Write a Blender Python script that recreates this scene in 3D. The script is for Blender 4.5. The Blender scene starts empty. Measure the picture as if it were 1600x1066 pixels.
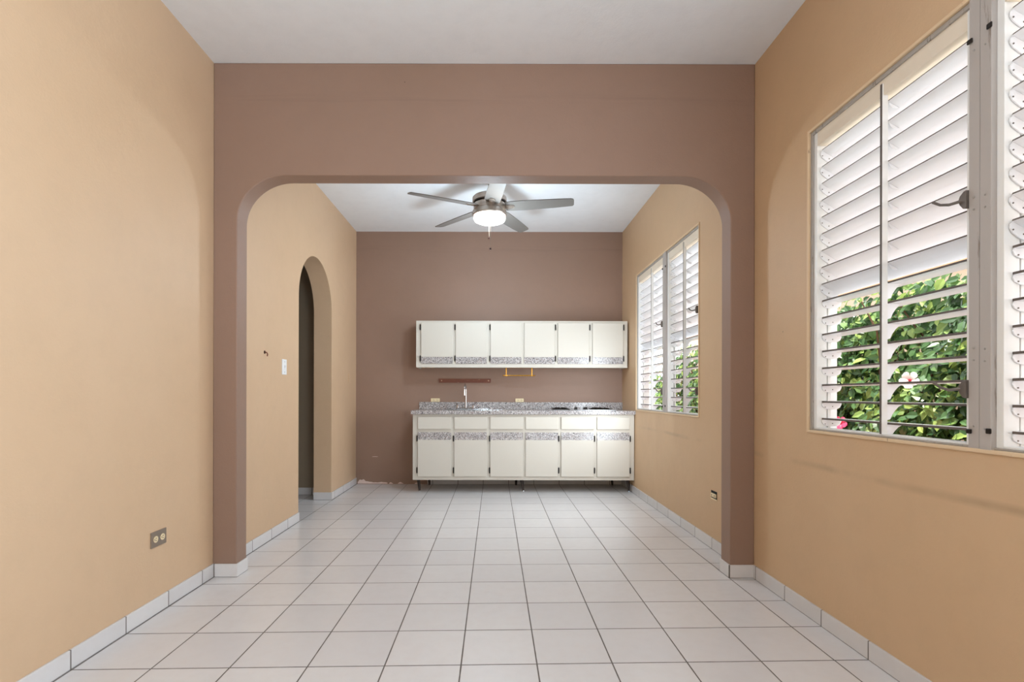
import bpy, bmesh, math, random
from mathutils import Vector, Matrix
random.seed(7)
R = math.radians
scn = bpy.context.scene
col = scn.collection

# ------------------------------------------------------------------ camera
cam_d = bpy.data.cameras.new('camera')
cam = bpy.data.objects.new('camera', cam_d)
col.objects.link(cam)
cam_d.sensor_width = 36
cam_d.lens = 36 * 803 / 1600
cam_d.shift_x = (800 - 772.3) / 1600
cam_d.shift_y = (616.7 - 533) / 1600
cam_d.clip_start = .05
cam.matrix_world = Matrix.Translation((0, 0, 1.12)) @ Matrix.Rotation(R(90), 4, 'X') @ Matrix.Rotation(R(.13), 4, 'Z')
scn.camera = cam

# ------------------------------------------------------------------ world, sun, exposure
W = bpy.data.worlds.new('sky'); scn.world = W; W.use_nodes = True
bg = W.node_tree.nodes['Background']
bg.inputs[0].default_value = (.93, .97, 1.0, 1)
bg.inputs[1].default_value = 3.2
sun_d = bpy.data.lights.new('sun', 'SUN'); sun_d.energy = 8.0; sun_d.angle = R(4); sun_d.color = (1, .95, .86)
sun = bpy.data.objects.new('sun', sun_d); col.objects.link(sun)
sun.rotation_euler = (R(12), R(-8), 0)

def area(name, loc, rot, sx, sy, power, color=(1, 1, 1)):
    d = bpy.data.lights.new(name, 'AREA'); d.shape = 'RECTANGLE'; d.size = sx; d.size_y = sy
    d.energy = power; d.color = color
    o = bpy.data.objects.new(name, d); col.objects.link(o); o.location = loc; o.rotation_euler = rot
    return o
# added fill light in the made-up side opening behind the camera
area('side_fill_light', (1.62, -.65, 1.70), (0, R(115), 0), 1.5, 1.9, 118, (.68, .85, 1))
# added fill lights standing just inside the far window, to brighten the kitchen
for k in range(3):
    area('kitchen_fill_light', (1.40, 4.20 + .50 * k, 1.20), (0, R(90), R(-30)), 1.1, .42, 8, (.82, .92, 1))
# daylight pressing in through both jalousie windows (outside the glassless openings, between wall and hedge)
P1 = area('window_portal', (1.80, 1.72, 1.70), (0, R(90), 0), 1.5, 1.75, 1)
P2 = area('window_portal', (1.80, 4.89, 1.70), (0, R(90), 0), 1.5, 1.75, 1)
for p in (P1, P2): p.data.cycles.is_portal = True
scn.view_settings.view_transform = 'Standard'
scn.view_settings.look = 'None'
scn.view_settings.gamma = 1
scn.view_settings.use_curve_mapping = False
scn.view_settings.exposure = 0.18

# ------------------------------------------------------------------ materials
def s2l(c):
    return tuple(((x / 255) / 12.92 if x / 255 <= .04045 else ((x / 255 + .055) / 1.055) ** 2.4) for x in c) + (1,)

class N:
    def __init__(s, m): s.t = m.node_tree; s.n = s.t.nodes; s.l = s.t.links
    def add(s, typ, **kw):
        x = s.n.new(typ)
        for k, v in kw.items(): setattr(x, k, v)
        return x
    def put(s, sock, v):
        if hasattr(v, 'is_output'): s.l.new(v, sock)
        else: sock.default_value = v
    def math(s, op, a, b=None, c=None):
        x = s.n.new('ShaderNodeMath'); x.operation = op
        s.put(x.inputs[0], a)
        if b is not None: s.put(x.inputs[1], b)
        if c is not None: s.put(x.inputs[2], c)
        return x.outputs[0]
    def mix(s, f, a, b):
        x = s.n.new('ShaderNodeMix'); x.data_type = 'RGBA'
        s.put(x.inputs[0], f); s.put(x.inputs[6], a); s.put(x.inputs[7], b)
        return x.outputs[2]
    def noise(s, vec, scale, detail=3, rough=.55):
        x = s.n.new('ShaderNodeTexNoise')
        s.put(x.inputs['Vector'], vec); x.inputs['Scale'].default_value = scale
        x.inputs['Detail'].default_value = detail; x.inputs['Roughness'].default_value = rough
        return x.outputs['Fac']
    def ramp(s, f, p0, p1):
        x = s.n.new('ShaderNodeMapRange'); s.put(x.inputs[0], f)
        x.inputs[1].default_value = p0; x.inputs[2].default_value = p1
        return x.outputs[0]

def base_mat(name, rough=.5, metal=0, spec=.5):
    m = bpy.data.materials.new(name); m.use_nodes = True
    n = N(m); b = n.n['Principled BSDF']
    b.inputs['Roughness'].default_value = rough; b.inputs['Metallic'].default_value = metal
    b.inputs['Specular IOR Level'].default_value = spec
    co = n.add('ShaderNodeTexCoord').outputs['Object']
    return m, n, b, co

def bump(n, b, h, strength, dist=.002):
    x = n.add('ShaderNodeBump'); x.inputs['Strength'].default_value = strength; x.inputs['Distance'].default_value = dist
    n.put(x.inputs['Height'], h); n.l.new(x.outputs[0], b.inputs['Normal'])

def plain(name, c, rough=.5, metal=0, spec=.5, var=.06, scale=30, bmp=0, emit=0):
    m, n, b, co = base_mat(name, rough, metal, spec)
    c0 = s2l(c); c1 = tuple(x * (1 - var) for x in c0[:3]) + (1,)
    f = n.noise(co, scale)
    n.put(b.inputs['Base Color'], n.mix(f, c1, c0))
    if bmp: bump(n, b, n.noise(co, scale * 2), bmp)
    if emit:
        b.inputs['Emission Color'].default_value = (1, .97, .93, 1); b.inputs['Emission Strength'].default_value = emit
    return m

def wall_paint(name, c, c2, scuff=False, rough=.5, streak=False):
    m, n, b, co = base_mat(name, rough, 0, .35)
    big = n.ramp(n.noise(co, .9, 3), .3, .7)
    fine = n.noise(co, 9, 5, .65)
    colr = n.mix(big, s2l(c), s2l(c2))
    colr = n.mix(n.math('MULTIPLY', n.ramp(fine, .45, .8), .22), colr, s2l([x * .9 for x in c]))
    # small specks of missing paint and dirt
    v = n.add('ShaderNodeTexVoronoi'); v.inputs['Scale'].default_value = 2.1; n.l.new(co, v.inputs['Vector'])
    spk = n.math('LESS_THAN', v.outputs['Distance'], .009)
    colr = n.mix(n.math('MULTIPLY', spk, .7), colr, s2l([x * .6 for x in c]))
    if scuff:
        sep = n.add('ShaderNodeSeparateXYZ'); n.l.new(co, sep.inputs[0])
        wob = n.math('MULTIPLY', n.math('SUBTRACT', n.noise(co, 1.6, 2), .5), .03)
        d = n.math('ABSOLUTE', n.math('ADD', n.math('SUBTRACT', sep.outputs[2], .768), wob))
        line = n.math('SUBTRACT', 1, n.ramp(d, .004, .022))
        pat = n.ramp(n.noise(co, 2.3, 4), .38, .62)
        colr = n.mix(n.math('MULTIPLY', n.math('MULTIPLY', line, pat), .55), colr, s2l([x * .78 for x in c]))
    if streak:
        mp = n.add('ShaderNodeMapping'); mp.inputs['Scale'].default_value = (.55, .55, 12); n.l.new(co, mp.inputs[0])
        sep = n.add('ShaderNodeSeparateXYZ'); n.l.new(co, sep.inputs[0])
        d = n.math('ABSOLUTE', n.math('SUBTRACT', sep.outputs[2], 2.93))
        line = n.math('SUBTRACT', 1, n.ramp(d, .01, .05))
        f = n.math('MULTIPLY', line, n.ramp(n.noise(mp.outputs[0], 3, 4), .45, .75))
        colr = n.mix(n.math('MULTIPLY', f, .35), colr, s2l([x * .82 for x in c]))
    n.put(b.inputs['Base Color'], colr)
    h = n.math('ADD', n.noise(co, 110, 4, .6), n.math('MULTIPLY', n.noise(co, 14, 3), 1.6))
    bump(n, b, h, .35, .0025)
    return m

TILE, TILEX, TX, TV, SH = .313, .315, -.135, 3.070, .028
def tile_mat(name, mode):
    m, n, b, co = base_mat(name, .16, 0, .5)
    sep = n.add('ShaderNodeSeparateXYZ'); n.l.new(co, sep.inputs[0])
    X, Y, Z = sep.outputs
    u = n.math('DIVIDE', n.math('SUBTRACT', X, TX), TILEX)
    v = n.math('DIVIDE', n.math('SUBTRACT', n.math('SUBTRACT', Y, n.math('MULTIPLY', X, SH)), TV), TILE)
    def edge(t):
        f = n.math('FRACT', t)
        return n.math('MINIMUM', f, n.math('SUBTRACT', 1, f))
    lines = []
    if 'u' in mode: lines.append(edge(u))
    if 'v' in mode: lines.append(edge(v))
    d = lines[0] if len(lines) == 1 else n.math('MINIMUM', lines[0], lines[1])
    wob = n.math('MULTIPLY', n.math('SUBTRACT', n.noise(co, 14, 2), .5), .004)
    g = n.math('SUBTRACT', 1, n.ramp(n.math('ADD', d, wob), .0075, .0115))
    if 'z' in mode:
        g = n.math('MAXIMUM', g, n.math('LESS_THAN', Z, .0025))
    # per tile tint
    cell = n.add('ShaderNodeCombineXYZ')
    n.put(cell.inputs[0], n.math('FLOOR', u)); n.put(cell.inputs[1], n.math('FLOOR', v))
    wn = n.add('ShaderNodeTexWhiteNoise'); n.l.new(cell.outputs[0], wn.inputs['Vector'])
    c0 = n.mix(wn.outputs['Value'], s2l((221, 217, 215)), s2l((214, 210, 209)))
    cloud = n.ramp(n.noise(co, 16, 3, .6), .40, .80)
    c0 = n.mix(n.math('MULTIPLY', cloud, .25), c0, s2l((208, 200, 196)))
    grout = n.mix(n.noise(co, 25, 2), s2l((84, 76, 70)), s2l((116, 107, 100)))
    n.put(b.inputs['Base Color'], n.mix(g, c0, grout))
    n.put(b.inputs['Roughness'], n.math('ADD', .24, n.math('MULTIPLY', g, .5)))
    h = n.math('ADD', n.math('MULTIPLY', g, -1.0), n.math('MULTIPLY', n.noise(co, 7, 3), .5))
    bump(n, b, h, .35, .0015)
    return m

def granite(name, rough=.18):
    m, n, b, co = base_mat(name, rough, 0, .5)
    v = n.add('ShaderNodeTexVoronoi'); v.inputs['Scale'].default_value = 150; n.l.new(co, v.inputs['Vector'])
    sep = n.add('ShaderNodeSeparateColor'); n.l.new(v.outputs['Color'], sep.inputs[0])
    cr = n.add('ShaderNodeValToRGB'); n.l.new(sep.outputs[0], cr.inputs[0])
    e = cr.color_ramp; e.interpolation = 'CONSTANT'
    e.elements[0].position = 0; e.elements[0].color = s2l((88, 84, 86))
    e.elements[1].position = .16; e.elements[1].color = s2l((146, 141, 140))
    for p, c in ((.42, (178, 172, 171)), (.68, (208, 203, 202)), (.9, (160, 142, 136))):
        x = e.elements.new(p); x.color = s2l(c)
    n.l.new(cr.outputs[0], b.inputs['Base Color'])
    return m

def wood(name, c0, c1, scale=(1, 30, 30), rough=.5, metal=0):
    m, n, b, co = base_mat(name, rough, metal)
    mp = n.add('ShaderNodeMapping'); mp.inputs['Scale'].default_value = scale; n.l.new(co, mp.inputs[0])
    n.put(b.inputs['Base Color'], n.mix(n.ramp(n.noise(mp.outputs[0], 3, 5), .35, .7), s2l(c0), s2l(c1)))
    return m

def old_paint(name, c, chip, amount=.62, scale=(18, 18, 3)):
    m, n, b, co = base_mat(name, .5, 0, .4)
    mp = n.add('ShaderNodeMapping'); mp.inputs['Scale'].default_value = scale; n.l.new(co, mp.inputs[0])
    f = n.ramp(n.noise(mp.outputs[0], 2.5, 6, .7), amount, amount + .05)
    n.put(b.inputs['Base Color'], n.mix(f, s2l(c), s2l(chip)))
    bump(n, b, n.noise(mp.outputs[0], 4, 4), .3, .002)
    return m

def leaf_mat(name, a, bb, c):
    m, n, b, co = base_mat(name, .30, 0, .6)
    oi = n.add('ShaderNodeNewGeometry').outputs['Random Per Island']
    cr = n.add('ShaderNodeValToRGB'); n.l.new(oi, cr.inputs[0])
    cr.color_ramp.elements[0].color = s2l(a); cr.color_ramp.elements[1].color = s2l(c)
    x = cr.color_ramp.elements.new(.55); x.color = s2l(bb)
    n.l.new(cr.outputs[0], b.inputs['Base Color'])
    tr = n.add('ShaderNodeBsdfTranslucent'); n.l.new(cr.outputs[0], tr.inputs[0])
    mx = n.add('ShaderNodeMixShader'); mx.inputs[0].default_value = .3
    n.l.new(b.outputs[0], mx.inputs[1]); n.l.new(tr.outputs[0], mx.inputs[2])
    n.l.new(mx.outputs[0], n.n['Material Output'].inputs[0])
    return m

M = {}
M['tan'] = wall_paint('tan_wall_paint', (214, 182, 149), (209, 176, 142))
M['tan_r'] = wall_paint('tan_wall_paint_scuffed_shaded', (212, 179, 143), (206, 172, 135), scuff=True)  # same tan paint, base darkened for the backlit right wall, plus real scuffs
M['brown'] = wall_paint('brown_wall_paint', (155, 126, 110), (148, 120, 103), streak=True)
M['ceil'] = wall_paint('white_ceiling_paint', (241, 242, 244), (236, 238, 241), rough=.7)
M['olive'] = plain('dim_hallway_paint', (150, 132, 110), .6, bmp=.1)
M['white_wall'] = plain('white_exterior_paint', (240, 240, 238), .7, bmp=.1)
M['floor'] = tile_mat('white_floor_tile', 'uv')
M['base_v'] = tile_mat('baseboard_tile_side', 'vz')
M['base_u'] = tile_mat('baseboard_tile_front', 'uz')
M['cream'] = plain('cream_laminate', (211, 204, 192), .48, var=.03, scale=4)
M['granite'] = granite('speckled_grey_laminate')
M['black'] = plain('black_metal', (30, 24, 20), .4, .3)
M['dark_leg'] = plain('dark_brown_leg', (48, 34, 28), .4)
M['steel'] = plain('stainless_steel', (205, 206, 208), .18, 1, var=.03)
M['chrome'] = plain('chrome', (225, 225, 228), .08, 1, var=.02)
M['nickel'] = wood('brushed_nickel', (170, 158, 148), (200, 190, 180), (2, 2, 60), .3, .9)
M['blade'] = plain('silver_fan_blade', (124, 119, 114), .42, .25, var=.05, scale=8)
M['lamp'] = plain('lit_opal_diffuser', (255, 252, 245), .4, emit=9)
M['gold'] = plain('gold_metal', (214, 160, 70), .25, .9, var=.1)
M['rail'] = old_paint('worn_reddish_wood', (122, 72, 54), (168, 124, 100), .6, (4, 30, 40))
M['beige'] = plain('beige_plastic', (236, 216, 176), .4)
M['slot'] = plain('socket_slot', (70, 60, 50), .6)
M['white_pl'] = plain('white_plastic', (240, 240, 240), .35, var=.02)
M['plate'] = plain('bronze_grey_cover_plate', (150, 136, 122), .35, .6)
M['hole'] = plain('dark_wall_box', (18, 14, 10), .8)
M['plaster'] = plain('bare_plaster', (238, 214, 204), .8, var=.15, scale=40, bmp=.3)
M['casing'] = old_paint('cream_window_casing', (226, 198, 162), (150, 120, 90), .66)
M['greyframe'] = old_paint('weathered_grey_frame', (172, 165, 158), (120, 110, 100), .6)
M['mull'] = old_paint('weathered_grey_mullion', (182, 174, 168), (146, 134, 124), .62, (14, 14, 1.2))
M['edge'] = plain('dark_louvre_edge', (104, 94, 88), .6, var=.25, scale=40)  # dark tone for the room-facing louvre edges and operator bar face
M['louvre'] = plain('white_louvre_enamel', (246, 246, 248), .3, var=.03, scale=5)
M['jamb'] = plain('white_window_enamel', (244, 243, 240), .35, var=.04, scale=6)
M['head'] = plain('cream_head_rail', (238, 224, 204), .45, var=.05)
M['crank'] = plain('dull_grey_crank_metal', (120, 112, 106), .45, .6)
M['peach'] = plain('peach_stucco', (232, 178, 142), .8, var=.2, scale=6, bmp=.3)
M['peachpale'] = plain('pale_peach_stucco', (236, 204, 178), .8, var=.2, scale=6, bmp=.3)
M['terracotta'] = plain('terracotta_block', (214, 150, 118), .8, var=.2, scale=12, bmp=.3)
M['soil'] = plain('dark_soil', (70, 48, 34), .9, var=.4, scale=30)
M['concrete'] = plain('yard_concrete', (170, 160, 148), .85, var=.15, scale=3, bmp=.2)
M['leaf'] = leaf_mat('hibiscus_leaf', (54, 84, 50), (92, 130, 76), (172, 194, 104))
M['stem'] = plain('brown_stem', (96, 70, 48), .8)
M['petal'] = plain('white_petal', (245, 235, 232), .5, var=.05)
M['petal_red'] = plain('crimson_flower_eye', (170, 30, 50), .5)
M['petal_pink'] = plain('pink_petal', (224, 70, 110), .5)
M['cord'] = plain('pull_chain_metal', (140, 124, 110), .3, .5)
M['fob'] = plain('dark_wood_fob', (40, 18, 12), .7, spec=.1)

# ------------------------------------------------------------------ helpers
def org(p):
    v = Vector((0, 0, 0))
    while p is not None:
        v += p.location; p = p.parent
    return v

def obj(name, bm, mat, parent=None, smooth=False, bevel=0, kind=None, label=None, seg=2):
    me = bpy.data.meshes.new(name)
    bmesh.ops.recalc_face_normals(bm, faces=bm.faces)
    if parent is not None: bmesh.ops.translate(bm, verts=bm.verts, vec=-org(parent))
    if smooth:
        for f in bm.faces: f.smooth = True
        for e in bm.edges:
            if len(e.link_faces) == 2 and e.calc_face_angle(0) > R(38): e.smooth = False
    bm.to_mesh(me); bm.free()
    for m in (mat if isinstance(mat, (list, tuple)) else [mat]): me.materials.append(m)
    o = bpy.data.objects.new(name, me); col.objects.link(o)
    if parent is not None: o.parent = parent
    if bevel:
        b = o.modifiers.new('bevel', 'BEVEL'); b.width = bevel; b.segments = seg; b.limit_method = 'ANGLE'
    if kind: o['kind'] = kind
    if label: o['label'] = label
    return o

def thing(name, loc, label, cat, group=None, kind=None):
    o = bpy.data.objects.new(name, None); col.objects.link(o); o.location = loc
    o.empty_display_size = .1
    if kind: o['kind'] = kind
    else:
        o['label'] = label; o['category'] = cat
    if group: o['group'] = group
    return o

def tag(o, label, cat, group=None):
    o['label'] = label; o['category'] = cat
    if group: o['group'] = group
    return o

def NB(): return bmesh.new()

def box(bm, x0, x1, y0, y1, z0, z1, mi=0):
    v = [bm.verts.new(p) for p in ((x0, y0, z0), (x1, y0, z0), (x1, y1, z0), (x0, y1, z0), (x0, y0, z1), (x1, y0, z1), (x1, y1, z1), (x0, y1, z1))]
    for q in ((0, 3, 2, 1), (4, 5, 6, 7), (0, 1, 5, 4), (1, 2, 6, 5), (2, 3, 7, 6), (3, 0, 4, 7)):
        f = bm.faces.new([v[i] for i in q]); f.material_index = mi
    return bm

def bx(*a): return box(NB(), *a)

def prism(bm, poly, axis, a, b, mi=0, tri=True):
    """poly: 2-D points; axis 'x': poly=(y,z); 'y': poly=(x,z); 'z': poly=(x,y)."""
    def P(p, t):
        return (t, p[0], p[1]) if axis == 'x' else (p[0], t, p[1]) if axis == 'y' else (p[0], p[1], t)
    A = [bm.verts.new(P(p, a)) for p in poly]; B = [bm.verts.new(P(p, b)) for p in poly]
    n = len(poly)
    fs = [bm.faces.new(A), bm.faces.new(B[::-1])]
    for i in range(n): fs.append(bm.faces.new((A[i], B[i], B[(i + 1) % n], A[(i + 1) % n])))
    for f in fs: f.material_index = mi
    for f in fs[:2]: f.normal_update()
    if tri: bmesh.ops.triangulate(bm, faces=fs[:2], ngon_method='EAR_CLIP')
    return bm

def lathe(bm, prof, c, seg=32, mi=0):
    rings = []
    for r, z in prof:
        if r < 1e-5: rings.append([bm.verts.new((c[0], c[1], c[2] + z))])
        else: rings.append([bm.verts.new((c[0] + r * math.cos(2 * math.pi * k / seg), c[1] + r * math.sin(2 * math.pi * k / seg), c[2] + z)) for k in range(seg)])
    for a, b in zip(rings, rings[1:]):
        for k in range(seg):
            k2 = (k + 1) % seg
            q = [a[k % len(a)], a[k2 % len(a)], b[k2 % len(b)], b[k % len(b)]]
            u = []
            for w in q:
                if w not in u: u.append(w)
            if len(u) > 2:
                f = bm.faces.new(u); f.material_index = mi
    return bm

def tube(bm, pts, r, seg=8, mi=0):
    pts = [Vector(p) for p in pts]; rings = []
    rr = r if isinstance(r, (list, tuple)) else [r] * len(pts)
    up = None
    for i, p in enumerate(pts):
        t = (pts[min(i + 1, len(pts) - 1)] - pts[max(i - 1, 0)]).normalized()
        if up is None: up = Vector((0, 0, 1)) if abs(t.z) < .9 else Vector((1, 0, 0))
        a = t.cross(up)
        if a.length < 1e-4: a = t.cross(Vector((0, 1, 0)))
        a.normalize(); b = a.cross(t).normalized(); up = b
        rings.append([bm.verts.new(p + (a * math.cos(2 * math.pi * k / seg) + b * math.sin(2 * math.pi * k / seg)) * rr[i]) for k in range(seg)])
    for a, b in zip(rings, rings[1:]):
        for k in range(seg):
            f = bm.faces.new((a[k], a[(k + 1) % seg], b[(k + 1) % seg], b[k])); f.material_index = mi
    bm.faces.new(rings[0][::-1]).material_index = mi; bm.faces.new(rings[-1]).material_index = mi
    return bm

# ------------------------------------------------------------------ room shell
XL, XR, ZC, YF, YB = -1.724, 1.595, 3.15, 3.15, 6.41
YFB = YF + .127           # back face of the arched partition
Y0 = -2.3                 # rear of the front room
HX = -3.05                # far side of the hallway
WT = .15                  # right wall thickness
st = dict(kind='structure')

obj('floor', bx(HX - .15, XR + WT, Y0 - .15, YB + .15, -.12, 0), M['floor'], **st)
obj('ceiling', bx(XL - .19, XR + WT, Y0 - .15, YB + .15, ZC, ZC + .15), M['ceil'], **st)

# left wall with the narrow round-topped doorway
AY0, AY1, AT, AR = 4.527, 5.443, 2.443, .46
ac, ah = (AY0 + AY1) / 2, (AY1 - AY0) / 2
poly = [(Y0, 0), (AY0, 0)]
for k in range(33):
    a = math.pi - math.pi * k / 32
    poly.append((ac + ah * math.cos(a), AT - AR + AR * math.sin(a)))
poly += [(AY1, 0), (YB, 0), (YB, ZC), (Y0, ZC)]
obj('wall_left', prism(NB(), poly, 'x', XL - .187, XL), M['tan'], smooth=True, **st)

# arched partition
JL, JR, JT, JRAD = -1.578, 1.448, 2.462, .30
poly = [(XL, 0), (JL, 0)]
for k in range(19):
    a = math.pi - math.pi / 2 * k / 18
    poly.append((JL + JRAD + JRAD * math.cos(a), JT - JRAD * .93 + JRAD * .93 * math.sin(a)))
for k in range(19):
    a = math.pi / 2 - math.pi / 2 * k / 18
    poly.append((JR - JRAD + JRAD * math.cos(a), JT - JRAD * .93 + JRAD * .93 * math.sin(a)))
poly += [(JR, 0), (XR, 0), (XR, ZC), (XL, ZC)]
obj('wall_arch', prism(NB(), poly, 'y', YF, YFB, 0, False), M['brown'], smooth=True, bevel=.005, **st)

wb = obj('wall_back', bx(XL - .19, XR + WT, YB, YB + .15, 0, ZC), M['brown'], **st)

# windows: (y0, y1, z0, z1)
W1 = (.835, 2.617, .932, 2.460)
W2 = (3.995, 5.780, .943, 2.467)
W3 = (-1.62, .32, .932, 2.460)      # made-up window opening behind the camera, added to let light in
b = NB()
x0, x1 = XR, XR + WT
box(b, x0, x1, Y0, W3[0], 0, ZC); box(b, x0, x1, W3[1], W1[0], 0, ZC)
box(b, x0, x1, W3[0], W3[1], 0, W3[2]); box(b, x0, x1, W3[0], W3[1], W3[3], ZC)
box(b, x0, x1, W1[0], W1[1], 0, W1[2]); box(b, x0, x1, W1[0], W1[1], W1[3], ZC)
box(b, x0, x1, W1[1], W2[0], 0, ZC)
box(b, x0, x1, W2[0], W2[1], 0, W2[2]); box(b, x0, x1, W2[0], W2[1], W2[3], ZC)
box(b, x0, x1, W2[1], YB, 0, ZC)
bmesh.ops.remove_doubles(b, verts=b.verts, dist=1e-5)
for f in b.faces:
    c = f.calc_center_median(); nn = f.normal
    f.normal_update()
    if not (abs(f.normal.x) > .9 and c.x < x0 + .01): f.material_index = 1
obj('wall_right', b, [M['tan_r'], M['white_wall']], **st)

# rear wall behind the camera
obj('wall_rear', bx(XL, XR, Y0 - .15, Y0, 0, ZC), M['tan'], **st)

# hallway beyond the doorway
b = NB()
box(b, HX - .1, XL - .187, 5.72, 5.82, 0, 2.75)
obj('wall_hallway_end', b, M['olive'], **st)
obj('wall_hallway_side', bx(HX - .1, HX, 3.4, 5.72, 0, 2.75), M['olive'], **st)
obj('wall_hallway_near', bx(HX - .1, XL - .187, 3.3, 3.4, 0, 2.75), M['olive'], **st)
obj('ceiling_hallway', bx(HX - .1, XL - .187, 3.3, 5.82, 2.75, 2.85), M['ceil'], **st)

# tiled baseboards
BH, BT = .08, .010
def bb(name, *boxes, mat='base_v'):
    b = NB()
    for q in boxes: box(b, *q)
    return obj(name, b, M[mat], bevel=.0015, **st)
bb('baseboard_left', (XL, XL + BT, Y0, YF - BT, 0, BH))
bb('baseboard_right', (XR - BT, XR, Y0, YF - BT, 0, BH))
bb('baseboard_pillar_left', (XL, JL + BT, YF - BT, YF, 0, BH), mat='base_u')
bb('baseboard_pillar_left_inner', (JL, JL + BT, YF, YFB, 0, BH))
bb('baseboard_pillar_right', (JR - BT, XR, YF - BT, YF, 0, BH), mat='base_u')
bb('baseboard_pillar_right_inner', (JR - BT, JR, YF, YFB, 0, BH))
bb('baseboard_kitchen_left', (XL, XL + BT, YFB, AY0, 0, BH))
bb('baseboard_kitchen_corner', (XL, XL + BT, AY1 - BT, YB, 0, BH))
bb('baseboard_doorway', (XL - .187, XL, AY1 - BT, AY1, 0, BH), mat='base_u')
bb('baseboard_kitchen_right', (XR - BT, XR, YFB, YB, 0, BH))
bb('baseboard_back', (-.83, XR - BT, YB - BT, YB, 0, BH), mat='base_u')
bb('baseboard_hallway', (HX, XL - .187, 5.71, 5.72, 0, BH), mat='base_u')

# ragged plaster left where the back wall has lost its baseboard
b = NB()
rnd = random.Random(3)
def patch(x0, x1, hs, zb=.006):
    n = len(hs); xs = [x0 + (x1 - x0) * i / (n - 1) for i in range(n)]
    prism(b, [(x, zb) for x in xs] + [(x, zb + h) for x, h in zip(xs[::-1], hs[::-1])], 'y', YB - .003, YB + .001)
patch(-1.70, -1.33, [.018, .05, .045, .055, .03, .028, .022, .02, .014, .016, .013, .017, .02, .017, .016, .012])
patch(-1.31, -1.26, [.004, .014, .016, .008, .003])
patch(-1.20, -1.13, [.003, .012, .02, .017, .008, .003])
patch(-.99, -.94, [.003, .012, .011, .003])
patch(-1.52, -1.45, [.003, .005, .004, .003], .34)
obj('exposed_plaster', b, M['plaster'], wb, label='strip of pale bare plaster under torn paint')

# ------------------------------------------------------------------ jalousie windows
def louvre_panel(win, ya, yb, z0, z1, n, grp_names, bar_y, crank_side):
    """one sash between jambs ya<yb. n blades, the lower 8 open flat, the upper 9 tilted nearly shut"""
    xi, c, th = XR + .035, .100, .0085
    pitch = (z1 - z0 - .060) / n
    jw = .024
    b = NB()                                     # white enamelled jambs and rails of the sash
    box(b, XR + .012, XR + .062, ya, ya + jw, z0, z1); box(b, XR + .012, XR + .062, yb - jw, yb, z0, z1)
    box(b, XR + .012, XR + .062, ya + jw, yb - jw, z0, z0 + .010)
    obj('head_rail', bx(XR + .012, XR + .075, ya + jw, yb - jw, z1 - .068, z1), M['head'], win, bevel=.0015)
    # narrow back stop the blade clips ride on
    box(b, XR + .070, XR + .084, ya + .002, ya + jw - .004, z0, z1); box(b, XR + .070, XR + .084, yb - jw + .004, yb - .002, z0, z1)
    obj('sash_frame', b, M['jamb'], win, bevel=.0015)
    for gi, (i0, i1, tilt) in enumerate(((0, 8, 1.0), (8, n, 31.0))):
        lb, cb, gb = NB(), NB(), NB()
        for i in range(i0, i1):
            zc = z0 + .058 + pitch * i
            ti = R(tilt + random.uniform(-1.2, 1.2))
            ct, s_ = math.cos(ti), math.sin(ti)
            def T(px, pz): return (xi + px * ct + pz * s_ , zc - px * s_ + pz * ct)
            prof = [(0, -th), (0, -.001), (.002, 0), (c * .5, .002), (c - .003, 0), (c, -.003), (c - .002, -th), (c * .5, -th + .002)]
            Tq = [T(*p) for p in prof]
            nf = len(lb.faces)
            prism(lb, Tq, 'y', ya + jw + .004, yb - jw - .004)
            lb.faces.ensure_lookup_table()
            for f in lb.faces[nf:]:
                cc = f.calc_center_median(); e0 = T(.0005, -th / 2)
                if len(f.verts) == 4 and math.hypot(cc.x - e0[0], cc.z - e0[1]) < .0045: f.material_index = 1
            clip = [T(*p) for p in ((.004, -th), (.000, -.018), (.006, -.030), (.022, -.039), (.05, -.042), (.075, -.039), (.09, -.030), (.096, -.017), (.097, -th))]
            for yy in (ya + jw + .002, yb - jw - .006):
                prism(cb, clip, 'y', yy, yy + .004)
                for (rx, rz) in ((.016, -.030), (.052, -.026)):
                    q = T(rx, rz); s2 = -1 if yy > (ya + yb) / 2 else 1
                    tube(cb, [(q[0], yy + .002, q[1]), (q[0], yy + .002 + .004 * s2, q[1])], .0025, 6, 1)
            if gi: gus = [T(*p) for p in ((.004, -th), (.055, -th), (.046, -.016), (.030, -.022), (.016, -.018))]
            else: gus = [T(*p) for p in ((-.012, -th), (.060, -th), (.044, -.017), (.030, -.032), (.018, -.050), (.010, -.070), (-.012, -.076))]
            prism(gb, gus, 'y', bar_y - .004, bar_y + .001)
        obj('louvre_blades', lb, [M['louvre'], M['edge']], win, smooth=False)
        obj('blade_clips', cb, [M['louvre'], M['crank']], win)
        obj('operator_arms', gb, M['louvre'], win)
    b = bx(XR + .006, XR + .030, bar_y - .006, bar_y + .006, z0 + .01, z1 - .02)
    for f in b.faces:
        if f.calc_center_median().x < XR + .007: f.material_index = 1  # room side of the bar: shade away from the window put into its colour
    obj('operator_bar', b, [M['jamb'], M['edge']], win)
    for zz in (z0 + (1.127 - .932), z0 + (1.765 - .932)):
        b = NB(); cy = ya + .0
        # gear case screwed to the side of the mullion
        prism(b, [(cy, zz - .034), (cy + .012, zz - .032), (cy + .024, zz - .016), (cy + .030, zz), (cy + .024, zz + .014), (cy + .010, zz + .026), (cy, zz + .028)], 'x', XR - .014, XR + .010)
        cr = obj('crank_handle', b, M['crank'], win, bevel=.003)
        obj('lever', tube(NB(), [(XR - .010, cy + .022, zz - .002), (XR - .030, cy + .045, zz - .006), (XR - .034, cy + .075, zz + .004), (XR - .034, cy + .105, zz + .024)], [.0055, .005, .0045, .005], 8), M['crank'], cr, smooth=True)

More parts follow.
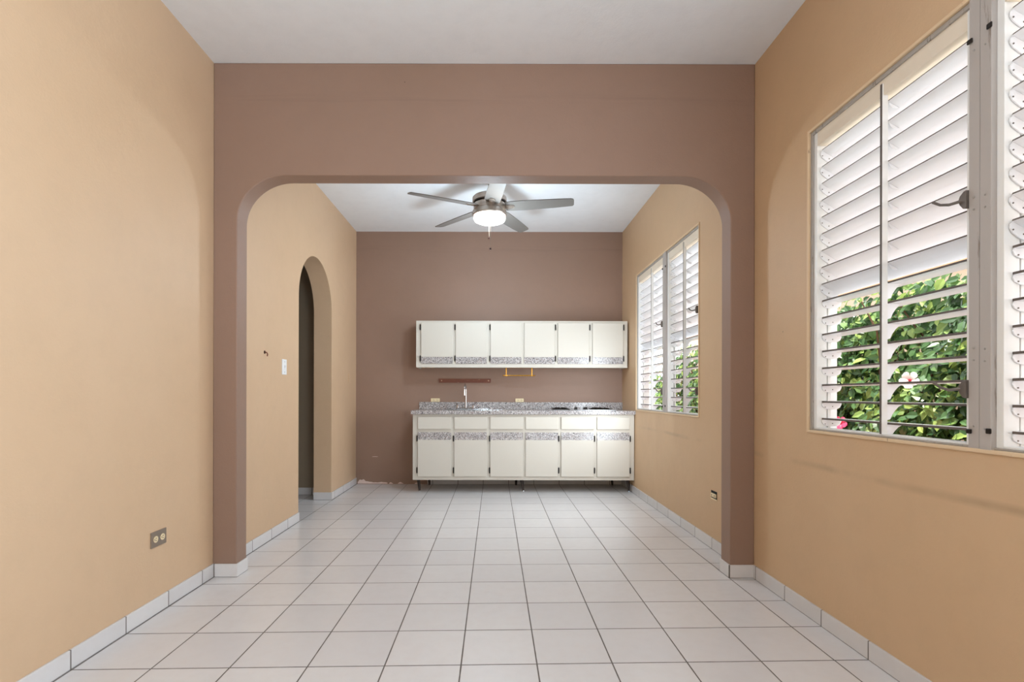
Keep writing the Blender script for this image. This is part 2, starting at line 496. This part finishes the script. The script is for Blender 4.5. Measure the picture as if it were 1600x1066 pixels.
def window(name, Wd, ym0, ym1, bars):
    y0, y1, z0, z1 = Wd
    win = thing(name, (XR, (y0 + y1) / 2, z0), '', '', kind='structure')
    def ring(bm, y0, y1, z0, z1, w, xa, xb):
        box(bm, xa, xb, y0, y0 + w, z0, z1); box(bm, xa, xb, y1 - w, y1, z0, z1)
        box(bm, xa, xb, y0 + w, y1 - w, z0, z0 + min(w, .014) * (1 if w < .016 else .55)); box(bm, xa, xb, y0 + w, y1 - w, z1 - w, z1)
    b = NB(); ring(b, y0, y1, z0, z1, .014, XR - .007, XR + .03)
    obj('casing', b, M['casing'], win, bevel=.003)
    b = NB(); ring(b, y0 + .014, y1 - .014, z0 + .014, z1 - .014, .018, XR + .004, XR + .06)
    obj('window_frame', b, M['greyframe'], win, bevel=.002)
    b = NB()
    md = (ym0 + ym1) / 2
    box(b, XR - .006, XR + .09, ym0, md - .0015, z0 + .01, z1 - .01); box(b, XR - .004, XR + .09, md + .0015, ym1, z0 + .01, z1 - .01)
    mu = obj('mullion', b, M['mull'], win, bevel=.002)
    for zz in (z0 + .08, z0 + .30, z0 + .34, z0 + .8, z0 + .84, z1 - .2):
        obj('screw', tube(NB(), [(XR - .009, ym0 + .02, zz), (XR - .004, ym0 + .02, zz)], .003, 8), M['greyframe'], mu)
        obj('screw', tube(NB(), [(XR - .009, ym1 - .02, zz + .006), (XR - .004, ym1 - .02, zz + .006)], .003, 8), M['greyframe'], mu)
    for zz in (z0 + .065, z1 - .16):
        obj('latch', bx(XR - .011, XR - .005, ym0 - .004, ym0 + .014, zz, zz + .018), M['black'], mu, bevel=.003)
        obj('latch', bx(XR - .011, XR - .005, ym1 - .016, ym1 + .003, zz - .004, zz + .012), M['black'], mu, bevel=.003)
    for (a, c, by) in ((y0 + .032, ym0, bars[0]), (ym1, y1 - .032, bars[1])):
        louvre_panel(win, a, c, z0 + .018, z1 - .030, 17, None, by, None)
    # white outer sill and reveal lining
    return win
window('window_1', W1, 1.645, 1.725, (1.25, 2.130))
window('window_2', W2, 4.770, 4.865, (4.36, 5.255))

# ------------------------------------------------------------------ base cabinet
CY = 5.83
GZ = .149
bc = thing('base_cabinet', (.333, 6.1, 0), 'long cream kitchen base cabinet with six doors, standing on dark tapered legs under the worktop', 'cabinet')
CX0, CX1 = -.924, 1.588
b = NB()
# carcass with face frame
box(b, CX0, CX0 + .018, CY + .018, 6.39, GZ, .888); box(b, CX1 - .018, CX1, CY + .018, 6.39, GZ, .888)
box(b, CX0 + .018, CX1 - .018, CY + .018, 6.39, GZ, GZ + .018); box(b, CX0 + .018, CX1 - .018, 6.38, 6.39, GZ + .018, .888)
box(b, CX0, CX1, CY, CY + .018, GZ, .905)
obj('carcass', b, M['cream'], bc, bevel=.002)
LX = [(-.865, -.488), (-.452, -.085), (-.044, .328), (.356, .723), (.759, 1.128), (1.164, 1.533)]
def cab_door(par, x0, x1, z0, z1, yf, sz0, sz1, hinge_left, hz, side):
    yb = yf + .018
    b = NB(); box(b, x0, x1, yf, yb, z0 if sz0 > z0 + .01 else sz1, z1 if sz1 < z1 - .01 else sz0)
    d = obj('door', b, M['cream'], par, bevel=.003)
    # sloped speckled finger-pull strip
    b = NB()
    if side == 'top': q = [(yf + .001, sz0), (yb, sz0), (yb, sz1), (yf + .008, sz1)]
    else: q = [(yf + .008, sz0), (yb, sz0), (yb, sz1), (yf + .001, sz1)]
    prism(b, q, 'x', x0, x1)
    obj('pull_strip', b, M['granite'], d, label='speckled grey laminate finger-pull strip')
    hx = x0 - .007 if hinge_left else x1 + .007
    for z in hz:
        b = NB(); tube(b, [(hx, yf - .001, z - .034), (hx, yf - .001, z + .034)], .0065, 8)
        box(b, hx - .009, hx + .009, yf + .006, yf + .017, z - .026, z + .026)
        obj('hinge', b, M['black'], d)
    return d
for i, (a, c) in enumerate(LX):
    obj('drawer_front', bx(a, c, CY - .018, CY, .727, .865), M['cream'], bc, bevel=.003)
    cab_door(bc, a, c, .190, .691, CY - .018, .606, .691, i < 3, (.622, .262), 'top')
def leg(x, y, h=GZ, dx=0):
    b = NB(); tube(b, [(x, y, h), (x + dx * .5, y, h * .5), (x + dx, y, .012)], [.020, .016, .011], 12)
    l = obj('leg', b, M['dark_leg'], bc, smooth=True)
    obj('leg_glide', lathe(NB(), [(0, .012), (.009, .012), (.011, .006), (.009, 0), (0, 0)], (x + dx, y, 0), 12), M['steel'], l)
for x, dx in ((-.872, .012), (.318, .02), (1.545, .012)): leg(x, 5.935, dx=dx)
for x, dx in ((-.80, .01), (.27, .0), (1.44, .01)): leg(x, 6.30, dx=dx)

# countertop with backsplash
ct = thing('countertop', (.33, 6.1, .905), 'speckled grey granite-look worktop with low backsplash on the base cabinet', 'countertop')
SX0, SX1, SY0, SY1 = -.59, -.04, 5.92, 6.33
KX0, KX1, KY0, KY1 = .64, 1.42, 5.92, 6.34
zt0, zt1 = .905, .938
b = NB()
box(b, -.941, SX0, 5.80, 6.39, zt0, zt1); box(b, SX1, XR - .001, 5.80, 6.39, zt0, zt1)
box(b, SX0, SX1, 5.80, SY0, zt0, zt1); box(b, SX0, SX1, SY1, 6.39, zt0, zt1)
bmesh.ops.remove_doubles(b, verts=b.verts, dist=1e-5)
obj('worktop', b, M['granite'], ct)
obj('front_edge', bx(-.941, XR - .001, 5.793, 5.80, .896, zt1), M['granite'], ct, bevel=.003)
obj('backsplash', bx(-.933, XR - .001, 6.388, 6.408, zt1, 1.025), M['granite'], ct, bevel=.003)

# sink
sk = thing('kitchen_sink', (-.315, 6.12, .938), 'stainless steel drop-in sink with rim set into the left part of the worktop', 'sink')
b = NB()
box(b, SX0 - .02, SX0 + .03, SY0 - .02, SY1 + .02, zt1, zt1 + .006); box(b, SX1 - .03, SX1 + .02, SY0 - .02, SY1 + .02, zt1, zt1 + .006)
box(b, SX0 + .03, SX1 - .03, SY0 - .02, SY0 + .02, zt1, zt1 + .006); box(b, SX0 + .03, SX1 - .03, SY1 - .05, SY1 + .02, zt1, zt1 + .006)
obj('rim', b, M['steel'], sk, bevel=.003)
b = NB(); a0, a1, c0, c1 = SX0 + .03, SX1 - .03, SY0 + .02, SY1 - .05
vt = [b.verts.new(p) for p in ((a0, c0, zt1), (a1, c0, zt1), (a1, c1, zt1), (a0, c1, zt1))]
vb = [b.verts.new(p) for p in ((a0 + .03, c0 + .03, .79), (a1 - .03, c0 + .03, .79), (a1 - .03, c1 - .03, .79), (a0 + .03, c1 - .03, .79))]
for i in range(4): b.faces.new((vt[i], vt[(i + 1) % 4], vb[(i + 1) % 4], vb[i]))
b.faces.new(vb)
bw = obj('basin', b, M['steel'], sk, smooth=True)
sm = bw.modifiers.new('solid', 'SOLIDIFY'); sm.thickness = .002
# ribbed steel drainer beside the bowl
b = NB(); box(b, -.02, .22, 5.93, 6.33, zt1, zt1 + .004)
for k in range(9): box(b, 0.0 + k * .025, .008 + k * .025, 5.95, 6.30, zt1 + .004, zt1 + .007)
obj('drainboard', b, M['steel'], sk, bevel=.001)
obj('strainer_knob', lathe(NB(), [(0, .022), (.008, .022), (.009, .014), (.004, .010), (.014, .004), (.016, 0), (0, 0)], (-.035, 5.97, zt1 + .006), 16), M['chrome'], sk, smooth=True)

# faucet
fz = zt1 + .006
fa = thing('faucet', (-.35, 6.30, fz), 'tall chrome gooseneck faucet with two lever handles behind the sink', 'faucet')
obj('base_plate', bx(-.47, -.23, 6.285, 6.335, fz, fz + .014), M['chrome'], fa, bevel=.006, seg=3)
pts = [(-.348, 6.31, fz + .012), (-.348, 6.31, fz + .23)]
for k in range(1, 13):
    a = math.pi * k / 12
    pts.append((-.348 - .010 * (1 - math.cos(a)) / 2, 6.31 - .075 * (1 - math.cos(a)), fz + .23 + .072 * math.sin(a)))
pts.append((-.358, 6.16, fz + .190))
obj('spout', tube(NB(), pts, .0085, 12), M['chrome'], fa, smooth=True)
obj('spout_nozzle', tube(NB(), [(-.358, 6.16, fz + .20), (-.358, 6.16, fz + .165)], [.012, .013], 12), M['chrome'], fa, smooth=True)
for sx in (-1, 1):
    x = -.35 + sx * .098
    h = obj('tap_handle', lathe(NB(), [(0, .034), (.012, .034), (.016, .02), (.02, 0), (0, 0)], (x, 6.31, fz + .014), 16), M['chrome'], fa, smooth=True)
    obj('lever', tube(NB(), [(x, 6.31, fz + .045), (x + sx * .012, 6.29, fz + .062), (x + sx * .02, 6.262, fz + .068)], [.007, .006, .005], 8), M['chrome'], h, smooth=True)

# cooktop
ck = thing('cooktop', (1.03, 6.12, .938), 'pale four-burner drop-in cooktop with black grates in the right part of the worktop', 'cooktop')
obj('hob_plate', bx(KX0, KX1, KY0, KY1, zt1, zt1 + .008), M['steel'], ck, bevel=.003)
for (x, y, r) in ((.78, 6.03, .085), (.80, 6.23, .075), (1.27, 6.03, .085), (1.25, 6.23, .075)):
    b = NB(); lathe(b, [(0, .012), (r * .45, .012), (r * .5, .008), (r * .5, 0), (0, 0)], (x, y, zt1 + .008), 20)
    bu = obj('burner', b, M['black'], ck, smooth=True)
    b = NB()
    tube(b, [(x + r * 1.25 * math.cos(t * math.pi / 12), y + r * 1.1 * math.sin(t * math.pi / 12), zt1 + .012) for t in range(25)], .005, 6)
    for t in range(4):
        a = t * math.pi / 2 + .78
        tube(b, [(x + r * 1.2 * math.cos(a), y + r * 1.1 * math.sin(a), zt1 + .012), (x + r * .95 * math.cos(a), y + r * .85 * math.sin(a), zt1 + .024), (x + r * .25 * math.cos(a), y + r * .25 * math.sin(a), zt1 + .024)], .0055, 6)
    obj('grate', b, M['black'], bu)
for x, y in ((.955, 6.05), (1.06, 6.05), (1.095, 6.12), (.975, 6.12)):
    obj('control_knob', lathe(NB(), [(0, .028), (.011, .028), (.013, .012), (.017, .008), (.018, 0), (0, 0)], (x, y, zt1 + .008), 16), M['black'], ck, smooth=True)

# ------------------------------------------------------------------ wall cabinet
UY = 6.08
wc = thing('wall_cabinet', (.325, 6.25, 1.44), 'long cream wall cabinet with six flat doors, hung above the worktop', 'cabinet')
UX0, UX1, UZ0, UZ1 = -.926, 1.574, 1.439, 1.992
b = NB()
box(b, UX0, UX1, UY, UY + .018, UZ0, UZ1)
box(b, UX0, UX0 + .016, UY + .018, YB, UZ0, UZ1); box(b, UX1 - .016, UX1, UY + .018, YB, UZ0, UZ1)
box(b, UX0 + .016, UX1 - .016, UY + .018, YB, UZ0 + .012, UZ0 + .03); box(b, UX0 + .016, UX1 - .016, UY + .018, YB, UZ1 - .018, UZ1)
obj('carcass', b, M['cream'], wc, bevel=.002)
UXs = [(-.866, -.495), (-.457, -.090), (-.045, .319), (.354, .713), (.751, 1.118), (1.159, 1.519)]
for i, (a, c) in enumerate(UXs):
    cab_door(wc, a, c, 1.484, 1.967, UY - .018, 1.484, 1.562, i < 3, (1.545, 1.913), 'bottom')
# small clip things under the cabinet's left end
for x in (-.86, -.80, -.75):
    obj('under_clip', bx(x, x + .035, UY + .02, UY + .05, UZ0 - .004, UZ0 + .012), M['casing'], wc)

# paper towel holder
ph = thing('paper_towel_holder', (.30, 6.2, 1.43), 'empty gold metal paper towel holder hanging under the wall cabinet', 'towel holder')
obj('mounting_strip', bx(.125, .47, 6.188, 6.212, UZ0 + .002, UZ0 + .012), M['gold'], ph)
for x in (.142, .452):
    obj('arm', bx(x - .006, x + .006, 6.19, 6.21, 1.338, UZ0 + .004), M['gold'], ph, bevel=.002)
r_ = obj('rod', tube(NB(), [(.112, 6.2, 1.350), (.482, 6.2, 1.350)], .0075, 10), M['gold'], ph, smooth=True)
for x in (.108, .486):
    obj('end_knob', lathe(NB(), [(0, .009), (.007, .006), (.0095, 0), (.007, -.006), (0, -.009)], (x, 6.2, 1.350), 12), M['gold'], r_, smooth=True)

# wooden rail on the back wall
ra = thing('hook_rail', (-.365, YB, 1.29), 'narrow worn reddish wooden board fixed to the brown wall above the faucet', 'rail')
bd = obj('board', bx(-.688, -.043, YB - .018, YB, 1.267, 1.316), M['rail'], ra, bevel=.003)
for x in (-.655, -.072): obj('screw', tube(NB(), [(x, YB - .021, 1.292), (x, YB - .017, 1.292)], .006, 10), M['steel'], bd)
for k in range(5): obj('peg', tube(NB(), [(-.56 + k * .1, YB - .017, 1.288), (-.56 + k * .1, YB - .026, 1.286), (-.56 + k * .1, YB - .030, 1.292)], .0025, 6), M['rail'], bd)

# outlets above the backsplash
def duplex_back(x0, x1, label):
    z0, z1 = 1.027, 1.071
    t = thing('wall_outlet', ((x0 + x1) / 2, YB, (z0 + z1) / 2), label, 'outlet', 'beige outlets above the backsplash')
    obj('cover', bx(x0, x1, YB - .020, YB, z0, z1), M['beige'], t, bevel=.005, seg=3)
    for f in (.3, .7):
        xc = x0 + (x1 - x0) * f
        b = NB(); zc = (z0 + z1) / 2
        for dz in (-.007, .007): box(b, xc - .006, xc + .004, YB - .0215, YB - .0195, zc + dz - .0015, zc + dz + .0015)
        tube(b, [(xc + .011, YB - .0215, zc), (xc + .011, YB - .0195, zc)], .003, 8)
        obj('socket', b, M['slot'], t)
duplex_back(-.790, -.678, 'beige double outlet on the brown wall to the left of the faucet')
duplex_back(.262, .366, 'beige double outlet on the brown wall, between faucet and cooktop')

# ------------------------------------------------------------------ left wall fittings
t = thing('light_switch', (XL, 4.21, 1.342), 'white wall light switch on the tan kitchen wall beside the narrow arched doorway', 'switch')
pl = obj('plate', bx(XL, XL + .007, 4.165, 4.252, 1.279, 1.405), M['white_pl'], t, bevel=.003)
obj('toggle', prism(NB(), [(XL + .006, 1.330), (XL + .010, 1.330), (XL + .020, 1.352), (XL + .006, 1.356)], 'y', 4.203, 4.214), M['white_pl'], t)
for z in (1.300, 1.384): obj('screw', tube(NB(), [(XL + .0065, 4.2085, z), (XL + .0085, 4.2085, z)], .003, 8), M['crank'], pl)

t = thing('light_switch', (XL, 6.115, 1.316), 'tan-painted blank switch plate on the left wall near the brown back wall', 'switch')
obj('plate', bx(XL, XL + .010, 6.075, 6.15, 1.259, 1.373), M['tan'], t, bevel=.003)

t = thing('wall_hook', (XL, 3.855, 1.425), 'small rusty brown screw hook in the tan wall left of the white switch', 'hook')
obj('hook_shank', tube(NB(), [(XL, 3.855, 1.434), (XL + .016, 3.855, 1.432), (XL + .022, 3.858, 1.420), (XL + .018, 3.860, 1.404)], .0045, 8), M['rail'], t, smooth=True)
obj('washer', tube(NB(), [(XL, 3.855, 1.434), (XL + .003, 3.855, 1.434)], .012, 12), M['fob'], t)

t = thing('wall_outlet', (XL, 2.637, .379), 'outlet with bronze-grey metal cover plate low on the tan left wall', 'outlet')
pl = obj('cover_plate', bx(XL, XL + .006, 2.577, 2.697, .340, .420), M['plate'], t, bevel=.002)
for y in (2.610, 2.664):
    so = obj('socket', prism(NB(), [(y + .017 * math.cos(a * math.pi / 8), .380 + .0165 * math.sin(a * math.pi / 8)) for a in range(16)], 'x', XL + .005, XL + .0085), M['beige'], t)
    for dz in (-.006, .006): obj('slot', bx(XL + .008, XL + .0093, y - .004, y + .005, .380 + dz - .0012, .380 + dz + .0012), M['slot'], so)
    obj('slot', tube(NB(), [(XL + .008, y - .010, .380), (XL + .0093, y - .010, .380)], .0028, 8), M['slot'], so)
obj('screw', tube(NB(), [(XL + .005, 2.637, .380), (XL + .008, 2.637, .380)], .003, 8), M['steel'], pl)

# right wall: outlet without its cover
t = thing('wall_outlet', (XR, 3.725, .395), 'beige outlet without a cover in a dark wall box, low on the kitchen right wall', 'outlet')
obj('wall_box', bx(XR - .002, XR + .03, 3.676, 3.772, .368, .424), M['hole'], t)
so = obj('receptacle', bx(XR - .008, XR + .02, 3.682, 3.768, .378, .406), M['beige'], t, bevel=.004)
for y in (3.70, 3.745): obj('slot', bx(XR - .0095, XR - .0075, y, y + .006, .386, .398), M['slot'], so)
obj('mounting_strap', bx(XR - .0035, XR - .0018, 3.674, 3.776, .360, .370), M['beige'], t)

# ------------------------------------------------------------------ ceiling fan
FX, FY = -.047, 4.75
fan = thing('ceiling_fan', (FX, FY, ZC), 'silver five-blade ceiling fan with a lit round lamp, hanging over the kitchen', 'fan')
obj('canopy', lathe(NB(), [(0, 0), (.068, 0), (.068, -.02), (.055, -.05), (.02, -.06), (0, -.06)], (FX, FY, ZC), 32), M['nickel'], fan, smooth=True)
obj('downrod', tube(NB(), [(FX, FY, ZC - .05), (FX, FY, 2.93)], .013, 12), M['nickel'], fan, smooth=True)
hs = obj('motor_housing', lathe(NB(), [(0, 2.955), (.05, 2.955), (.148, 2.945), (.158, 2.935), (.158, 2.895), (.150, 2.89), (.135, 2.888), (.135, 2.880), (.146, 2.876), (.150, 2.865), (.146, 2.815), (.10, 2.81), (0, 2.81)], (FX, FY, 0), 48), M['nickel'], fan, smooth=True)
obj('shadow_gap', lathe(NB(), [(0, 2.894), (.1505, 2.894), (.1505, 2.884), (0, 2.884)], (FX, FY, 0), 48), M['black'], hs, smooth=True)
lk = obj('light_kit', lathe(NB(), [(0, 2.822), (.150, 2.822), (.157, 2.812), (.157, 2.775), (.150, 2.768), (0, 2.768)], (FX, FY, 0), 48), M['nickel'], fan, smooth=True)
obj('diffuser', lathe(NB(), [(0, 2.770), (.146, 2.770), (.147, 2.745), (.140, 2.728), (.12, 2.718), (0, 2.713)], (FX, FY, 0), 48), M['lamp'], lk, smooth=True)
blade_z = 2.850
for k in range(5):
    ang = R(-82 + 72 * k)
    Rm = Matrix.Translation((FX, FY, blade_z)) @ Matrix.Rotation(ang, 4, 'Z') @ Matrix.Rotation(R(-13), 4, 'X')
    b = NB()
    out = [(.150, -.062), (.19, -.072), (.35, -.073), (.60, -.066), (.745, -.058), (.765, -.050), (.772, -.03), (.770, .035), (.758, .052), (.60, .064), (.35, .072), (.19, .072), (.150, .06)]
    prism(b, out, 'z', -.004, .004)
    bmesh.ops.transform(b, matrix=Rm, verts=b.verts)
    bl = obj('fan_blade', b, M['blade'], fan, bevel=.0015)
    b = NB()
    prism(b, [(.10, -.022), (.17, -.03), (.225, -.024), (.235, 0), (.225, .024), (.17, .03), (.10, .022)], 'z', -.009, -.004)
    for (px, py) in ((.17, -.015), (.17, .015), (.215, 0)): tube(b, [(px, py, -.009), (px, py, -.012)], .005, 8)
    bmesh.ops.transform(b, matrix=Rm, verts=b.verts)
    obj('blade_bracket', b, M['nickel'], bl)
def chain(x, y, z1, z0, rf):
    c = obj('pull_chain', tube(NB(), [(x, y, z1), (x, y, z0)], .0019, 6), M['cord'], fan)
    obj('chain_fob', lathe(NB(), [(0, .012), (.004, .010), (rf, 0), (rf * .8, -.010), (0, -.014)], (x, y, z0), 12), M['fob'], c, smooth=True)
chain(FX - .006, FY + .10, 2.72, 2.60, .009)
chain(FX + .008, FY - .03, 2.715, 2.46, .009)
# lamp light of the fan; the point hanging below it is added fill
fl = area('fan_lamp_light', (FX, FY, 2.705), (0, 0, 0), .26, .26, 4, (.72, .88, 1)); fl.data.shape = 'DISK'
fd = bpy.data.lights.new('kitchen_fill_point', 'POINT'); fd.energy = 35; fd.shadow_soft_size = .12; fd.color = (.70, .87, 1)
fo = bpy.data.objects.new('kitchen_fill_point', fd); col.objects.link(fo); fo.location = (FX, FY, 2.28)

# made-up front-room ceiling lamp out of view, added to light the room
cl = thing('added_ceiling_lamp', (0, .6, ZC), 'added unseen round flush opal ceiling lamp over the middle of the front room', 'lamp')
obj('added_lamp_base', lathe(NB(), [(0, 0), (.17, 0), (.17, -.03), (0, -.03)], (0, .6, ZC), 40), M['nickel'], cl, smooth=True)
obj('added_lamp_shade', lathe(NB(), [(.16, -.03), (.155, -.06), (.12, -.09), (.06, -.105), (0, -.11)], (0, .6, ZC), 40), M['lamp'], cl, smooth=True)
ld = bpy.data.lights.new('front_room_fill_light', 'POINT'); ld.energy = 11; ld.shadow_soft_size = .12; ld.color = (.55, .78, 1)
lo = bpy.data.objects.new('front_room_fill_light', ld); col.objects.link(lo); lo.location = (0, .6, 2.62)

# ------------------------------------------------------------------ outside
obj('ground_outside', bx(XR + WT, 8, -4, 16, -.2, -.08), M['concrete'], **st)
bwall = obj('boundary_wall', bx(3.30, 3.45, 0, 8.9, -.08, 2.06), M['peachpale'], **st)
obj('coping', bx(3.27, 3.48, 0, 8.9, 2.06, 2.15), M['peach'], bwall)
pw = thing('planter_wall', (2.3, 5, -.08), 'low terracotta block planter wall outside the jalousie windows, below the hedge', 'planter')
b = NB()
for r in range(5):
    for k in range(27):
        y = .2 + k * .33 + (.165 if r % 2 else 0)
        box(b, 2.22, 2.36, y, y + .322, -.08 + r * .191, -.08 + r * .191 + .184)
obj('block_course', b, M['terracotta'], pw, bevel=.004)
obj('mortar', bx(2.23, 2.35, .2, 9.1, -.08, .860), M['concrete'], pw)
obj('ground_soil', bx(2.37, 3.29, .2, 9.1, -.08, .76), M['soil'], **st)

def shrub(yc, seed, label, wid=.58, top=1.86, n=1500):
    rd = random.Random(seed)
    t = thing('hibiscus_shrub', (2.72, yc, .77), label, 'shrub', 'hibiscus shrubs in the hedge')
    b = NB()
    for k in range(14):
        y = yc + rd.uniform(-.3, .3); x = 2.72 + rd.uniform(-.12, .2)
        pts = [(x, y, .765)]
        for s_ in range(5):
            pts.append((pts[-1][0] + rd.uniform(-.09, .06), pts[-1][1] + rd.uniform(-.12, .12), pts[-1][2] + (top - .9) / 5))
        tube(b, pts, [.012, .011, .009, .007, .006, .004], 6)
    obj('stem', b, M['stem'], t)
    b = NB()
    for k in range(n):
        u = rd.uniform(-1, 1); z = rd.uniform(0, 1)
        y = yc + u * wid
        zz = .82 + z * (top - .82) - .16 * u * u * z + .05 * math.sin(y * 9 + seed)
        depth = rd.random() ** 1.8
        bul = .10 * math.sin(zz * 6 + seed) * math.cos(y * 5)
        x = 2.46 + bul + depth * .42 + .12 * z * z
        L = rd.uniform(.045, .085); wd = L * rd.uniform(.28, .38)
        nrm = Vector((-1 + rd.uniform(-.5, .6), rd.uniform(-.8, .8), rd.uniform(-.15, 1.1))).normalized()
        d = Vector((rd.uniform(-.6, .3), rd.uniform(-1, 1), rd.uniform(-1, .35)))
        d = (d - nrm * d.dot(nrm)).normalized(); w_ = nrm.cross(d)
        o = Vector((x, y, zz))
        fold = nrm * (-.25 * wd)
        P = lambda a, c, e=0: b.verts.new(o + d * (a * L) + w_ * (c * wd) - nrm * (.12 * L * a * a) - fold * e)
        m0, m1, m2 = P(0, 0), P(.45, 0), P(1, 0)
        l1, l2 = P(.22, .85, 1), P(.62, .8, 1); r1, r2 = P(.22, -.85, 1), P(.62, -.8, 1)
        b.faces.new((m0, l1, m1)); b.faces.new((l1, l2, m1)); b.faces.new((l2, m2, m1))
        b.faces.new((m0, m1, r1)); b.faces.new((r1, m1, r2)); b.faces.new((r2, m1, m2))
    me_o = obj('foliage', b, M['leaf'], t)
    return t
SH_L = ['leafy green hibiscus shrub outside the nearest louvred panel, right edge of the photo',
        'leafy green hibiscus shrub with a white red-eyed bloom outside the near window',
        'leafy green hibiscus shrub with a pink bloom, leftmost seen through the near window',
        'leafy green hibiscus shrub seen low through the right half of the far window',
        'leafy green hibiscus shrub seen low through the middle of the far window']
S = [shrub(2.35, 1, SH_L[0], n=2600), shrub(3.2, 2, SH_L[1], n=3200), shrub(4.1, 3, SH_L[2], n=3000),
     shrub(6.85, 4, SH_L[3], top=1.75, n=2000), shrub(7.75, 5, SH_L[4], top=1.5, n=1500)]

def flower(par, c, r, mat, eye, label):
    b = NB()
    c = Vector(c); nrm = Vector((-.85, -.45, .15)).normalized()
    a = nrm.cross(Vector((0, 0, 1))).normalized(); e = nrm.cross(a)
    for k in range(5):
        t = 2 * math.pi * k / 5 + .3
        d = a * math.cos(t) + e * math.sin(t); w_ = nrm.cross(d)
        ring = []
        rows = []
        for (f, w2, h) in ((.08, .08, -.05), (.35, .30, .16), (.7, .46, .30), (.95, .34, .30), (1.03, .08, .26)):
            rows.append([b.verts.new(c + (d * f + w_ * (w2 * q) + nrm * (h - abs(q) * .05 - .08 * q)) * r) for q in (-1, 0, 1)])
        for p, q in zip(rows, rows[1:]):
            for i in range(2): b.faces.new((p[i], p[i + 1], q[i + 1], q[i]))
    f = obj('flower', b, mat, par, smooth=True, label=label)
    b = NB(); lathe(b, [(0, -.1 * r), (.17 * r, 0), (.15 * r, .12 * r), (0, .16 * r)], (0, 0, 0), 10)
    tube(b, [(0, 0, 0), (0, 0, .55 * r)], .045 * r, 6)
    bmesh.ops.transform(b, matrix=Matrix.Translation(c) @ nrm.to_track_quat('Z', 'Y').to_matrix().to_4x4(), verts=b.verts)
    obj('flower_eye', b, eye, f, smooth=True)
flower(S[1], (2.33, 2.88, 1.205), .048, M['petal'], M['petal_red'], 'white bloom with crimson centre')
flower(S[2], (2.36, 3.50, .930), .045, M['petal_pink'], M['petal_red'], 'pink bloom')
